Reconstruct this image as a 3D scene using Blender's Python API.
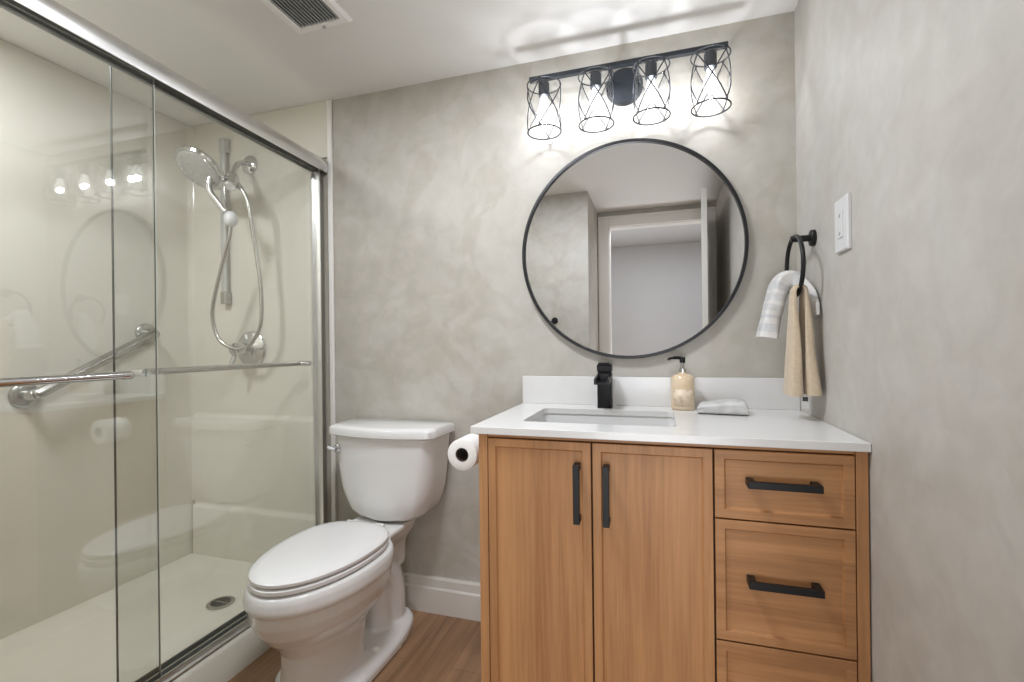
import bpy, bmesh, math, random
from mathutils import Vector, Matrix
random.seed(7)
PI = math.pi
for o in list(bpy.data.objects):
    bpy.data.objects.remove(o, do_unlink=True)
S = bpy.context.scene
COL = S.collection

# ------------------------------------------------------------------ camera
cam_d = bpy.data.cameras.new('camera')
cam = bpy.data.objects.new('camera', cam_d)
COL.objects.link(cam)
yaw, roll = 0.2979, -0.0115
fwd = Vector((-math.sin(yaw), math.cos(yaw), 0))
rgt = Vector((math.cos(yaw), math.sin(yaw), 0))
up = Vector((0, 0, 1))
r3 = rgt * math.cos(roll) + up * math.sin(roll)
u3 = up * math.cos(roll) - rgt * math.sin(roll)
m = Matrix((r3, u3, -fwd)).transposed().to_4x4()
m.translation = Vector((-0.4498, -1.7831, 1.1065))
cam.matrix_world = m
cam_d.sensor_width = 36.0
cam_d.lens = 36.0 * 471.86 / 1024.0
cam_d.shift_y = 4.07 / 1024.0
cam_d.clip_start = 0.02
S.camera = cam

# ------------------------------------------------------------------ world, exposure, added fill lights
W = bpy.data.worlds.new('world'); S.world = W
W.use_nodes = True
W.node_tree.nodes['Background'].inputs[0].default_value = (0.9, 0.95, 1.0, 1)
W.node_tree.nodes['Background'].inputs[1].default_value = 0.3
S.view_settings.view_transform = 'Standard'
S.view_settings.look = 'None'
S.view_settings.gamma = 1.0
S.view_settings.exposure = 0.0
S.view_settings.use_curve_mapping = False
S.cycles.use_denoising = True
S.cycles.max_bounces = 14
S.cycles.diffuse_bounces = 8
S.cycles.glossy_bounces = 8
S.cycles.transparent_max_bounces = 24
S.cycles.caustics_reflective = False
S.cycles.caustics_refractive = False
S.cycles.sample_clamp_indirect = 6.0
BULB = 2.15
HALL = 8.0
hl = bpy.data.lights.new('hallway_fill', 'AREA')  # added fill under the hall ceiling, no real fixture
hl.shape = 'RECTANGLE'; hl.size = 1.2; hl.size_y = 0.09; hl.energy = HALL; hl.color = (0.92, 0.95, 1.0)
hlo = bpy.data.objects.new('hallway_fill', hl); COL.objects.link(hlo)
hlo.location = (-0.45, -2.41, 2.11)

CEIL = 19.0
cl = bpy.data.lights.new('ceiling_fill', 'AREA')  # unseen fill added at the ceiling to brighten the whole room
cl.shape = 'DISK'; cl.size = 0.3; cl.energy = CEIL; cl.color = (0.90, 0.935, 1.0)
clo = bpy.data.objects.new('ceiling_fill', cl); COL.objects.link(clo)
clo.location = (-1.02, -0.86, 2.195)
SHOWER = 16.0
sl = bpy.data.lights.new('shower_fill', 'AREA')  # fill added over the shower, stands for no real fixture
sl.shape = 'DISK'; sl.size = 0.3; sl.energy = SHOWER; sl.color = (0.92, 0.95, 1.0)
slo = bpy.data.objects.new('shower_fill', sl); COL.objects.link(slo)
slo.location = (-2.22, -1.15, 2.195)
# unseen low fill added in the hallway, shining in through the open door
HALLFILL = 26.0
dl = bpy.data.lights.new('hallway_low_fill', 'AREA')
dl.shape = 'RECTANGLE'; dl.size = 1.0; dl.size_y = 0.8; dl.energy = HALLFILL; dl.color = (0.92, 0.95, 1.0)
dlo = bpy.data.objects.new('hallway_low_fill', dl); COL.objects.link(dlo)
dlo.location = (-0.5, -3.27, 0.48); dlo.rotation_euler = (PI / 2, 0, 0)

# ------------------------------------------------------------------ helpers
WM = {}
def wm(o):
    return WM.get(o.name, Matrix.Identity(4)) if o else Matrix.Identity(4)

def thing(name, label, cat, loc=(0, 0, 0), rz=0.0, group=None):
    o = bpy.data.objects.new(name, None); COL.objects.link(o)
    o.empty_display_size = 0.05
    o.location = loc; o.rotation_euler = (0, 0, rz)
    WM[o.name] = Matrix.Translation(Vector(loc)) @ Matrix.Rotation(rz, 4, 'Z')
    o['label'] = label; o['category'] = cat
    if group: o['group'] = group
    return o

def obj(name, bm, mat, parent=None, smooth=None, bevel=0.0, local=False, seg=2, origin=None, sub=0):
    """links a bmesh as ONE mesh object; world coordinates unless local"""
    bmesh.ops.recalc_face_normals(bm, faces=bm.faces[:])
    me = bpy.data.meshes.new(name)
    bm.to_mesh(me); bm.free()
    o = bpy.data.objects.new(name, me); COL.objects.link(o)
    if parent is not None:
        o.parent = parent
        if not local:
            me.transform(wm(parent).inverted())
        WM[o.name] = wm(parent)
    elif origin is not None:
        me.transform(Matrix.Translation(-Vector(origin)))
        o.location = origin
        WM[o.name] = Matrix.Translation(Vector(origin))
    me.materials.append(mat)
    if smooth:
        for p in me.polygons: p.use_smooth = True
        if smooth != 'all':
            md = o.modifiers.new('weld_angle', 'EDGE_SPLIT'); md.split_angle = math.radians(smooth)
    if bevel > 0:
        b = o.modifiers.new('bevel', 'BEVEL'); b.width = bevel; b.segments = seg; b.limit_method = 'ANGLE'; b.angle_limit = math.radians(40)
    if sub:
        b = o.modifiers.new('sub', 'SUBSURF'); b.levels = sub; b.render_levels = sub
    return o

def tag(o, label, cat, group=None):
    o['label'] = label; o['category'] = cat
    if group: o['group'] = group
    return o

def struct(name, bm, mat, **k):
    o = obj(name, bm, mat, **k)
    if o.parent is None: o['kind'] = 'structure'
    return o

def new(): return bmesh.new()

def box(bm, x0, x1, y0, y1, z0, z1):
    v = [bm.verts.new((x, y, z)) for z in (z0, z1) for y in (y0, y1) for x in (x0, x1)]
    for f in ((0, 2, 3, 1), (4, 5, 7, 6), (0, 1, 5, 4), (2, 6, 7, 3), (0, 4, 6, 2), (1, 3, 7, 5)):
        bm.faces.new([v[i] for i in f])
    return v

def loft(bm, rings, cap0=True, cap1=True, closed=True, loop=False):
    vs = [[bm.verts.new(p) for p in r] for r in rings]
    n = len(vs[0])
    pairs = list(zip(vs[:-1], vs[1:]))
    if loop: pairs.append((vs[-1], vs[0]))
    for a, b in pairs:
        for i in range(n if closed else n - 1):
            j = (i + 1) % n
            bm.faces.new((a[i], a[j], b[j], b[i]))
    if not loop:
        if cap0: bm.faces.new(list(reversed(vs[0])))
        if cap1: bm.faces.new(vs[-1])
    return vs

def basis(d):
    d = d.normalized()
    a = Vector((0, 0, 1)) if abs(d.z) < 0.9 else Vector((1, 0, 0))
    u = a.cross(d).normalized(); v = d.cross(u)
    return u, v

def cyl(bm, p0, p1, r0, r1=None, n=24):
    p0, p1 = Vector(p0), Vector(p1); r1 = r0 if r1 is None else r1
    u, v = basis(p1 - p0)
    rings = [[c + (u * math.cos(2 * PI * i / n) + v * math.sin(2 * PI * i / n)) * r for i in range(n)] for c, r in ((p0, r0), (p1, r1))]
    loft(bm, rings)

def lathe(bm, base, axis, prof, n=28, cap=True):
    """prof: (distance along axis, radius)"""
    base, axis = Vector(base), Vector(axis).normalized()
    u, v = basis(axis)
    rings = [[base + axis * h + (u * math.cos(2 * PI * i / n) + v * math.sin(2 * PI * i / n)) * max(r, 1e-4) for i in range(n)] for h, r in prof]
    loft(bm, rings, cap, cap)

def smoothpath(pts, k=6):
    P = [Vector(p) for p in pts]; out = []
    for i in range(len(P) - 1):
        p0 = P[max(i - 1, 0)]; p1 = P[i]; p2 = P[i + 1]; p3 = P[min(i + 2, len(P) - 1)]
        for j in range(k):
            t = j / k
            out.append(0.5 * ((2 * p1) + (p2 - p0) * t + (2 * p0 - 5 * p1 + 4 * p2 - p3) * t * t + (3 * p1 - p0 - 3 * p2 + p3) * t ** 3))
    out.append(P[-1]); return out

def tube(bm, pts, r, n=12, closed=False):
    P = [Vector(p) for p in pts]; N = len(P)
    u, v = basis((P[1] - P[0])); rings = []; prev = None
    for i in range(N):
        if closed: d = (P[(i + 1) % N] - P[i - 1]).normalized()
        else: d = (P[min(i + 1, N - 1)] - P[max(i - 1, 0)]).normalized()
        if prev is not None:
            u = (u - d * u.dot(d)).normalized(); v = d.cross(u)
        else:
            u, v = basis(d)
        prev = d
        rr = r[i] if isinstance(r, (list, tuple)) else r
        rings.append([P[i] + (u * math.cos(2 * PI * k / n) + v * math.sin(2 * PI * k / n)) * rr for k in range(n)])
    loft(bm, rings, loop=closed)

def sphere(bm, c, r, sx=1, sy=1, sz=1, n=20):
    ret = bmesh.ops.create_uvsphere(bm, u_segments=n, v_segments=n // 2, radius=r)
    for v in ret['verts']:
        v.co = Vector((v.co.x * sx, v.co.y * sy, v.co.z * sz)) + Vector(c)

def rrect(x0, x1, y0, y1, r, z, k=6):
    pts = []
    for cx, cy, a0 in ((x1 - r, y1 - r, 0), (x0 + r, y1 - r, PI / 2), (x0 + r, y0 + r, PI), (x1 - r, y0 + r, 1.5 * PI)):
        for i in range(k + 1):
            a = a0 + PI / 2 * i / k
            pts.append(Vector((cx + r * math.cos(a), cy + r * math.sin(a), z)))
    return pts

# ------------------------------------------------------------------ materials
def mat(name, col, rough=0.5, metal=0.0, spec=None, coat=0.0, var=0.0, vscale=8.0, bump=0.0, bscale=200.0):
    M = bpy.data.materials.new(name); M.use_nodes = True
    nt = M.node_tree; b = nt.nodes['Principled BSDF']
    b.inputs['Roughness'].default_value = rough; b.inputs['Metallic'].default_value = metal
    if spec is not None: b.inputs['Specular IOR Level'].default_value = spec
    if coat: b.inputs['Coat Weight'].default_value = coat; b.inputs['Coat Roughness'].default_value = 0.06
    tc = nt.nodes.new('ShaderNodeTexCoord')
    nz = nt.nodes.new('ShaderNodeTexNoise'); nz.inputs['Scale'].default_value = vscale; nz.inputs['Detail'].default_value = 4
    nt.links.new(tc.outputs['Object'], nz.inputs['Vector'])
    rp = nt.nodes.new('ShaderNodeValToRGB')
    rp.color_ramp.elements[0].position = 0.3; rp.color_ramp.elements[1].position = 0.7
    rp.color_ramp.elements[0].color = tuple(c * (1 - var) for c in col) + (1,)
    rp.color_ramp.elements[1].color = tuple(min(1, c * (1 + var)) for c in col) + (1,)
    nt.links.new(nz.outputs['Fac'], rp.inputs['Fac']); nt.links.new(rp.outputs['Color'], b.inputs['Base Color'])
    if bump:
        n2 = nt.nodes.new('ShaderNodeTexNoise'); n2.inputs['Scale'].default_value = bscale; n2.inputs['Detail'].default_value = 3
        nt.links.new(tc.outputs['Object'], n2.inputs['Vector'])
        bp = nt.nodes.new('ShaderNodeBump'); bp.inputs['Strength'].default_value = bump; bp.inputs['Distance'].default_value = 0.002
        nt.links.new(n2.outputs['Fac'], bp.inputs['Height']); nt.links.new(bp.outputs['Normal'], b.inputs['Normal'])
    return M

def plaster(name, c0, c1, c2, rough=0.55, patch=0.9):
    M = bpy.data.materials.new(name); M.use_nodes = True
    nt = M.node_tree; L = nt.links; b = nt.nodes['Principled BSDF']
    b.inputs['Roughness'].default_value = rough
    b.inputs['Specular IOR Level'].default_value = 0.3
    tc = nt.nodes.new('ShaderNodeTexCoord')
    def noise(sc, det, dist, w=0.0):
        mp = nt.nodes.new('ShaderNodeMapping'); mp.inputs['Location'].default_value = (w, w * 1.7, w * .6)
        L.new(tc.outputs['Object'], mp.inputs['Vector'])
        n = nt.nodes.new('ShaderNodeTexNoise'); n.inputs['Scale'].default_value = sc; n.inputs['Detail'].default_value = det
        n.inputs['Distortion'].default_value = dist; n.inputs['Roughness'].default_value = 0.55
        L.new(mp.outputs['Vector'], n.inputs['Vector']); return n
    n1 = noise(3.2, 5, 0.9); n2 = noise(5.0, 3, 0.9, 3.1); n3 = noise(14, 3, 0.6, 7.7)
    r1 = nt.nodes.new('ShaderNodeValToRGB'); e = r1.color_ramp.elements
    e[0].position = 0.36; e[0].color = (*c0, 1); e[1].position = 0.64; e[1].color = (*c2, 1)
    x = r1.color_ramp.elements.new(0.5); x.color = (*c1, 1)
    L.new(n1.outputs['Fac'], r1.inputs['Fac'])
    r2 = nt.nodes.new('ShaderNodeValToRGB'); e = r2.color_ramp.elements
    e[0].position = 0.42; e[0].color = (*c2, 1); e[1].position = 0.6; e[1].color = (*c0, 1)
    L.new(n2.outputs['Fac'], r2.inputs['Fac'])
    mx = nt.nodes.new('ShaderNodeMix'); mx.data_type = 'RGBA'; mx.inputs[0].default_value = 0.42
    L.new(r1.outputs['Color'], mx.inputs[6]); L.new(r2.outputs['Color'], mx.inputs[7])
    mr = nt.nodes.new('ShaderNodeMapRange'); mr.inputs['To Min'].default_value = 0.94; mr.inputs['To Max'].default_value = 1.06
    mr.inputs['From Min'].default_value = 0.3; mr.inputs['From Max'].default_value = 0.7
    L.new(n3.outputs['Fac'], mr.inputs['Value'])
    ml = nt.nodes.new('ShaderNodeMix'); ml.data_type = 'RGBA'; ml.blend_type = 'MULTIPLY'; ml.inputs[0].default_value = 1.0
    L.new(mx.outputs[2], ml.inputs[6]); L.new(mr.outputs[0], ml.inputs[7])
    n4 = noise(3.0, 2.0, 1.3, 11.3)
    r4 = nt.nodes.new('ShaderNodeValToRGB'); e = r4.color_ramp.elements
    e[0].position = 0.50; e[0].color = (1, 1, 1, 1); e[1].position = 0.545; e[1].color = (0.945, 0.925, 0.90, 1)
    x = e.new(0.62); x.color = (0.95, 0.935, 0.915, 1); x = e.new(0.70); x.color = (1.03, 1.03, 1.04, 1)
    L.new(n4.outputs['Fac'], r4.inputs['Fac'])
    m4 = nt.nodes.new('ShaderNodeMix'); m4.data_type = 'RGBA'; m4.blend_type = 'MULTIPLY'; m4.inputs[0].default_value = patch
    L.new(ml.outputs[2], m4.inputs[6]); L.new(r4.outputs['Color'], m4.inputs[7])
    L.new(m4.outputs[2], b.inputs['Base Color'])
    bp = nt.nodes.new('ShaderNodeBump'); bp.inputs['Strength'].default_value = 0.10; bp.inputs['Distance'].default_value = 0.004
    L.new(n3.outputs['Fac'], bp.inputs['Height']); L.new(bp.outputs['Normal'], b.inputs['Normal'])
    return M

def wood(name, cd, cl, axis='Z', rough=0.45):
    M = bpy.data.materials.new(name); M.use_nodes = True
    nt = M.node_tree; L = nt.links; b = nt.nodes['Principled BSDF']
    b.inputs['Roughness'].default_value = rough; b.inputs['Specular IOR Level'].default_value = 0.35
    tc = nt.nodes.new('ShaderNodeTexCoord')
    def nz(sc, det, w=0.0):
        mp = nt.nodes.new('ShaderNodeMapping'); mp.inputs['Location'].default_value = (w, w, w)
        s = [sc, sc, sc]; s['XYZ'.index(axis)] = sc * 0.035
        mp.inputs['Scale'].default_value = s
        L.new(tc.outputs['Object'], mp.inputs['Vector'])
        n = nt.nodes.new('ShaderNodeTexNoise'); n.inputs['Scale'].default_value = 1.0; n.inputs['Detail'].default_value = det
        n.inputs['Distortion'].default_value = 0.3
        L.new(mp.outputs['Vector'], n.inputs['Vector']); return n
    a, c = nz(22, 3), nz(130, 4, 5.0)
    ad = nt.nodes.new('ShaderNodeMix'); ad.data_type = 'FLOAT'; ad.inputs[0].default_value = 0.42
    L.new(a.outputs['Fac'], ad.inputs[2]); L.new(c.outputs['Fac'], ad.inputs[3])
    rp = nt.nodes.new('ShaderNodeValToRGB'); e = rp.color_ramp.elements
    e[0].position = 0.34; e[0].color = (*cd, 1); e[1].position = 0.64; e[1].color = (*cl, 1)
    L.new(ad.outputs[0], rp.inputs['Fac']); L.new(rp.outputs['Color'], b.inputs['Base Color'])
    return M

def floor_mat():
    M = bpy.data.materials.new('oak_plank_floor'); M.use_nodes = True
    nt = M.node_tree; L = nt.links; b = nt.nodes['Principled BSDF']; b.inputs['Roughness'].default_value = 0.42
    tc = nt.nodes.new('ShaderNodeTexCoord')
    mp = nt.nodes.new('ShaderNodeMapping'); mp.inputs['Rotation'].default_value = (0, 0, PI / 2); mp.inputs['Location'].default_value = (0.3, 0.055, 0)
    L.new(tc.outputs['Object'], mp.inputs['Vector'])
    bk = nt.nodes.new('ShaderNodeTexBrick'); bk.inputs['Scale'].default_value = 1.0
    bk.inputs['Brick Width'].default_value = 1.2; bk.inputs['Row Height'].default_value = 0.18; bk.inputs['Mortar Size'].default_value = 0.0012
    bk.inputs['Color1'].default_value = (0.275, 0.155, 0.082, 1); bk.inputs['Color2'].default_value = (0.315, 0.182, 0.100, 1); bk.inputs['Mortar'].default_value = (0.19, 0.11, 0.06, 1)
    L.new(mp.outputs['Vector'], bk.inputs['Vector'])
    m2 = nt.nodes.new('ShaderNodeMapping'); m2.inputs['Scale'].default_value = (26, 1.6, 1)
    L.new(tc.outputs['Object'], m2.inputs['Vector'])
    n = nt.nodes.new('ShaderNodeTexNoise'); n.inputs['Scale'].default_value = 1.0; n.inputs['Detail'].default_value = 5; n.inputs['Distortion'].default_value = 0.7
    L.new(m2.outputs['Vector'], n.inputs['Vector'])
    mr = nt.nodes.new('ShaderNodeMapRange'); mr.inputs['From Min'].default_value = 0.3; mr.inputs['From Max'].default_value = 0.7; mr.inputs['To Min'].default_value = 0.72; mr.inputs['To Max'].default_value = 1.2
    L.new(n.outputs['Fac'], mr.inputs['Value'])
    ml = nt.nodes.new('ShaderNodeMix'); ml.data_type = 'RGBA'; ml.blend_type = 'MULTIPLY'; ml.inputs[0].default_value = 1.0
    L.new(bk.outputs['Color'], ml.inputs[6]); L.new(mr.outputs[0], ml.inputs[7]); L.new(ml.outputs[2], b.inputs['Base Color'])
    return M

def glass(name, tint, boost=1.0, rough=0.0):
    """thin clear glass: mostly see-through, mirror reflection by Fresnel"""
    M = bpy.data.materials.new(name); M.use_nodes = True
    nt = M.node_tree; L = nt.links; nt.nodes.remove(nt.nodes['Principled BSDF'])
    out = nt.nodes['Material Output']
    t = nt.nodes.new('ShaderNodeBsdfTransparent'); t.inputs[0].default_value = (*tint, 1)
    g = nt.nodes.new('ShaderNodeBsdfGlossy'); g.inputs['Roughness'].default_value = rough; g.inputs[0].default_value = (1, 1, 1, 1)
    f = nt.nodes.new('ShaderNodeFresnel')
    ge = nt.nodes.new('ShaderNodeNewGeometry'); io = nt.nodes.new('ShaderNodeMapRange')   # the node inverts the index on back faces; keep 1.5 both ways
    io.inputs['To Min'].default_value = 1.5; io.inputs['To Max'].default_value = 1 / 1.5
    L.new(ge.outputs['Backfacing'], io.inputs['Value']); L.new(io.outputs[0], f.inputs['IOR'])
    mu = nt.nodes.new('ShaderNodeMath'); mu.operation = 'MULTIPLY'; mu.inputs[1].default_value = boost; mu.use_clamp = True
    L.new(f.outputs[0], mu.inputs[0])
    x = nt.nodes.new('ShaderNodeMixShader')
    L.new(mu.outputs[0], x.inputs[0]); L.new(t.outputs[0], x.inputs[1]); L.new(g.outputs[0], x.inputs[2]); L.new(x.outputs[0], out.inputs['Surface'])
    return M

def emit(name, col, s):
    M = bpy.data.materials.new(name); M.use_nodes = True
    b = M.node_tree.nodes['Principled BSDF']
    b.inputs['Base Color'].default_value = (1, 1, 1, 1)
    b.inputs['Emission Color'].default_value = (*col, 1); b.inputs['Emission Strength'].default_value = s
    return M

def towel_mat(name, stops, bump=0.6):
    """bands along the length of the cloth (uv.y)"""
    M = bpy.data.materials.new(name); M.use_nodes = True
    nt = M.node_tree; L = nt.links; b = nt.nodes['Principled BSDF']; b.inputs['Roughness'].default_value = 0.95
    b.inputs['Specular IOR Level'].default_value = 0.1
    b.inputs['Sheen Weight'].default_value = 0.3
    uv = nt.nodes.new('ShaderNodeUVMap'); sp = nt.nodes.new('ShaderNodeSeparateXYZ'); L.new(uv.outputs[0], sp.inputs[0])
    rp = nt.nodes.new('ShaderNodeValToRGB'); rp.color_ramp.interpolation = 'CONSTANT'
    el = rp.color_ramp.elements
    el[0].position = stops[0][0]; el[0].color = (*stops[0][1], 1)
    el[1].position = stops[1][0]; el[1].color = (*stops[1][1], 1)
    for p, c in stops[2:]:
        q = el.new(p); q.color = (*c, 1)
    L.new(sp.outputs[1], rp.inputs[0])
    tc = nt.nodes.new('ShaderNodeTexCoord')
    n = nt.nodes.new('ShaderNodeTexNoise'); n.inputs['Scale'].default_value = 90; n.inputs['Detail'].default_value = 3
    L.new(tc.outputs['Object'], n.inputs['Vector'])
    mr = nt.nodes.new('ShaderNodeMapRange'); mr.inputs['To Min'].default_value = 0.82; mr.inputs['To Max'].default_value = 1.12
    L.new(n.outputs['Fac'], mr.inputs['Value'])
    ml = nt.nodes.new('ShaderNodeMix'); ml.data_type = 'RGBA'; ml.blend_type = 'MULTIPLY'; ml.inputs[0].default_value = 1.0
    L.new(rp.outputs[0], ml.inputs[6]); L.new(mr.outputs[0], ml.inputs[7]); L.new(ml.outputs[2], b.inputs['Base Color'])
    n2 = nt.nodes.new('ShaderNodeTexNoise'); n2.inputs['Scale'].default_value = 420; L.new(tc.outputs['Object'], n2.inputs['Vector'])
    bp = nt.nodes.new('ShaderNodeBump'); bp.inputs['Strength'].default_value = bump; bp.inputs['Distance'].default_value = 0.002
    L.new(n2.outputs['Fac'], bp.inputs['Height']); L.new(bp.outputs['Normal'], b.inputs['Normal'])
    return M

M_plaster = plaster('taupe_plaster', (0.445, 0.42, 0.370), (0.468, 0.446, 0.400), (0.492, 0.473, 0.432))
M_plaster_r = plaster('grey_plaster', (0.465, 0.446, 0.408), (0.485, 0.468, 0.432), (0.505, 0.49, 0.457), patch=0.45)
M_ceil = mat('ceiling_paint', (0.80, 0.79, 0.77), 0.9, var=0.02, vscale=2)
M_tanwall = mat('tan_paint', (0.60, 0.56, 0.47), 0.8, var=0.02)
M_white = mat('white_trim_paint', (0.78, 0.76, 0.72), 0.4, var=0.01)
M_basep = mat('baseboard_paint', (0.64, 0.615, 0.57), 0.45, var=0.01)
M_grey = mat('grey_hall_paint', (0.60, 0.60, 0.60), 0.8, var=0.01)
M_floor = floor_mat()
M_fibre = mat('cream_gelcoat', (0.66, 0.635, 0.555), 0.12, spec=0.5, var=0.01)
M_alu = mat('satin_aluminium', (0.80, 0.80, 0.79), 0.28, 1.0, var=0.03)
M_chrome = mat('chrome', (0.66, 0.66, 0.66), 0.08, 1.0, var=0.01)
M_steel = mat('brushed_steel', (0.50, 0.49, 0.46), 0.25, 1.0, var=0.05, vscale=60)
M_dark = mat('dark_gasket_shade', (0.04, 0.04, 0.035), 0.6, var=0.05)  # gaskets, slots, print and the header channel's painted shade
M_glass = glass('shower_glass', (0.965, 0.97, 0.96), 1.6)
M_edge = mat('glass_edge_pale', (0.50, 0.53, 0.48), 0.2)
M_edged = mat('glass_edge_dark', (0.05, 0.055, 0.045), 0.3)
M_shade = glass('lamp_glass', (0.985, 0.985, 0.985), 1.0)
M_porc = mat('white_porcelain', (0.74, 0.735, 0.725), 0.10, spec=0.5, coat=0.3, var=0.005)
M_seat = mat('white_seat_plastic', (0.76, 0.755, 0.75), 0.25, var=0.004)
M_quartz = mat('white_quartz', (0.73, 0.725, 0.715), 0.22, var=0.012, vscale=25)
M_basin = mat('basin_china', (0.72, 0.72, 0.715), 0.12, var=0.005)
WD, WL = (0.35, 0.168, 0.070), (0.53, 0.275, 0.120)
M_woodv = wood('oak_vertical_grain', WD, WL, 'Z')
M_woodh = wood('oak_horizontal_grain', WD, WL, 'X')
M_gapshade = mat('cabinet_gap_shade', (0.05, 0.03, 0.02), 0.8, var=0.05)
M_black = mat('matte_black_metal', (0.007, 0.007, 0.0075), 0.45, 0.3, var=0.05)
M_blackf = mat('black_frame', (0.022, 0.022, 0.024), 0.38, 0.4, var=0.05)
M_gun = mat('dark_bronze_metal', (0.035, 0.04, 0.048), 0.4, 0.5, var=0.1)
M_wire = mat('lamp_wire', (0.04, 0.044, 0.05), 0.45, 0.4, var=0.1)
M_bulb = bpy.data.materials.new('lit_bulb'); M_bulb.use_nodes = True
_n = M_bulb.node_tree; _n.nodes.remove(_n.nodes['Principled BSDF'])
_e = _n.nodes.new('ShaderNodeEmission'); _e.inputs[0].default_value = (0.97, 0.98, 1.0, 1); _e.inputs[1].default_value = 3.5
_t = _n.nodes.new('ShaderNodeBsdfTransparent'); _m = _n.nodes.new('ShaderNodeMixShader'); _m.inputs[0].default_value = 0.35
_n.links.new(_t.outputs[0], _m.inputs[1]); _n.links.new(_e.outputs[0], _m.inputs[2]); _n.links.new(_m.outputs[0], _n.nodes['Material Output'].inputs['Surface'])
M_mirror = mat('mirror_silver', (0.88, 0.89, 0.90), 0.0, 1.0)
M_plate = mat('white_plate_plastic', (0.66, 0.66, 0.66), 0.35, var=0.005)
M_slot = mat('plate_slot_dark', (0.42, 0.42, 0.43), 0.6)
M_paper = mat('toilet_paper', (0.86, 0.85, 0.83), 0.95, var=0.02, bump=0.2, bscale=150)
M_card = mat('cardboard_core', (0.10, 0.075, 0.055), 0.9)
M_ventw = mat('vent_white', (0.88, 0.87, 0.86), 0.5)
M_ventd = mat('vent_dark', (0.05, 0.055, 0.06), 0.8)
M_slat = mat('vent_slat', (0.42, 0.42, 0.42), 0.6)
M_clearplast = mat('clear_grey_plastic', (0.52, 0.52, 0.50), 0.15, 0.25, var=0.05)

# ------------------------------------------------------------------ room shell
ZC = 2.209
XL = -2.66
bm = new(); box(bm, XL - .1, 1.0, -3.4, 0.1, -0.1, 0.0); struct('floor', bm, M_floor)
bm = new(); box(bm, XL - .1, 0.1, -2.35, 0.1, ZC, ZC + .1); struct('ceiling', bm, M_ceil)
bm = new(); box(bm, -1.838, 0.1, 0.0, 0.1, 0, ZC); struct('wall_back', bm, M_plaster)
bm = new(); box(bm, XL - .1, -1.838, 0.0, 0.1, 0, ZC); struct('wall_shower_end', bm, M_tanwall)
bm = new(); box(bm, 0.0, 0.1, -2.35, 0.0, 0, ZC); struct('wall_right', bm, M_plaster_r)
bm = new(); box(bm, XL - .1, XL, -1.66, 0.0, 0, ZC); struct('wall_left', bm, M_tanwall)
bm = new(); box(bm, XL - .1, -0.915, -2.35, -1.66, 0, ZC); struct('wall_shower_wing', bm, M_plaster)
bm = new()
YW0, YW1 = -2.25, -2.35
OX0, OX1, OZ = -0.835, -0.062, 2.09
box(bm, -0.915, OX0, YW1, YW0, 0, ZC); box(bm, OX1, 0.0, YW1, YW0, 0, ZC); box(bm, OX0, OX1, YW1, YW0, OZ, ZC)
struct('wall_front', bm, M_plaster_r)
# hallway beyond the door
bm = new(); box(bm, -1.6, 1.0, -3.4, -3.3, 0, 2.2); struct('wall_hall_far', bm, M_grey)
bm = new(); box(bm, -1.7, -1.6, -3.4, -2.35, 0, 2.2); struct('wall_hall_left', bm, M_grey)
bm = new(); box(bm, 1.0, 1.1, -3.4, -2.35, 0, 2.2); struct('wall_hall_right', bm, M_grey)
bm = new(); box(bm, -1.7, 1.1, -3.4, -2.35, 2.115, 2.2); struct('ceiling_hall', bm, M_grey)
# door casing and jambs
bm = new()
box(bm, OX0 - .07, OX0 + .012, YW0 - .004, YW0 + .02, 0, OZ + .07)
box(bm, OX1 - .012, -0.001, YW0 - .004, YW0 + .02, 0, OZ + .07)
box(bm, OX0 + .012, OX1 - .012, YW0 - .004, YW0 + .02, OZ - .012, OZ + .07)
box(bm, OX0, OX0 + .018, YW1, YW0 - .004, 0, OZ); box(bm, OX1 - .018, OX1, YW1, YW0 - .004, 0, OZ); box(bm, OX0 + .018, OX1 - .018, YW1, YW0 - .004, OZ - .018, OZ)
box(bm, OX0 - .075, OX0 - .055, YW0, YW0 + .028, 0, OZ + .075); box(bm, OX0 - .055, -0.001, YW0, YW0 + .028, OZ + .055, OZ + .075)
struct('trim_2', bm, M_white, bevel=.003)
# open door leaf standing along the right wall
bm = new()
lf = [Vector((-.176, -1.42, 0)), Vector((-.1415, -1.42, 0)), Vector((-.062, -2.22, 0)), Vector((-.0965, -2.22, 0))]
loft(bm, [[p + Vector((0, 0, z)) for p in lf] for z in (.012, 2.072)])
d1 = struct('door_1', bm, M_white, bevel=.002)
bm = new()
for s in (-1, 1):
    p = Vector((-.1518 + s * .0172, -1.49, .97)); ax = Vector((s, .095 * s, 0)).normalized()
    lathe(bm, p, ax, [(0, .026), (.008, .026), (.009, .011), (.034, .011)], 20)
    cyl(bm, p + ax * .03, p + ax * .03 + Vector((.0105, -.11, 0)), .008, n=12)
obj('door_handle', bm, M_black, d1, smooth=40)

# baseboards (stepped profile)
def baseboard(name, a, b, nrm):
    bm = new(); a, b, nrm = Vector(a), Vector(b), Vector(nrm)
    prof = [(0, 0), (.016, 0), (.016, .098), (.0125, .104), (.0105, .106), (.0105, .138), (.006, .147), (0, .147)]
    loft(bm, [[p + nrm * d + Vector((0, 0, z)) for d, z in prof] for p in (a, b)])
    return struct(name, bm, M_basep)
baseboard('baseboard_back', (-1.822, -0.0005, 0), (-0.925, -0.0005, 0), (0, -1, 0))
baseboard('baseboard_right', (-0.0005, -2.22, 0), (-0.0005, -0.57, 0), (-1, 0, 0))
baseboard('baseboard_front', (-0.92, -1.66, 0), (-1.82, -1.66, 0), (0, 1, 0))
# white vertical trim between shower and plaster
bm = new(); box(bm, -1.845, -1.823, -0.014, 0.0, 0.0, ZC); struct('trim_1', bm, M_white, bevel=.004)

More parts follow.
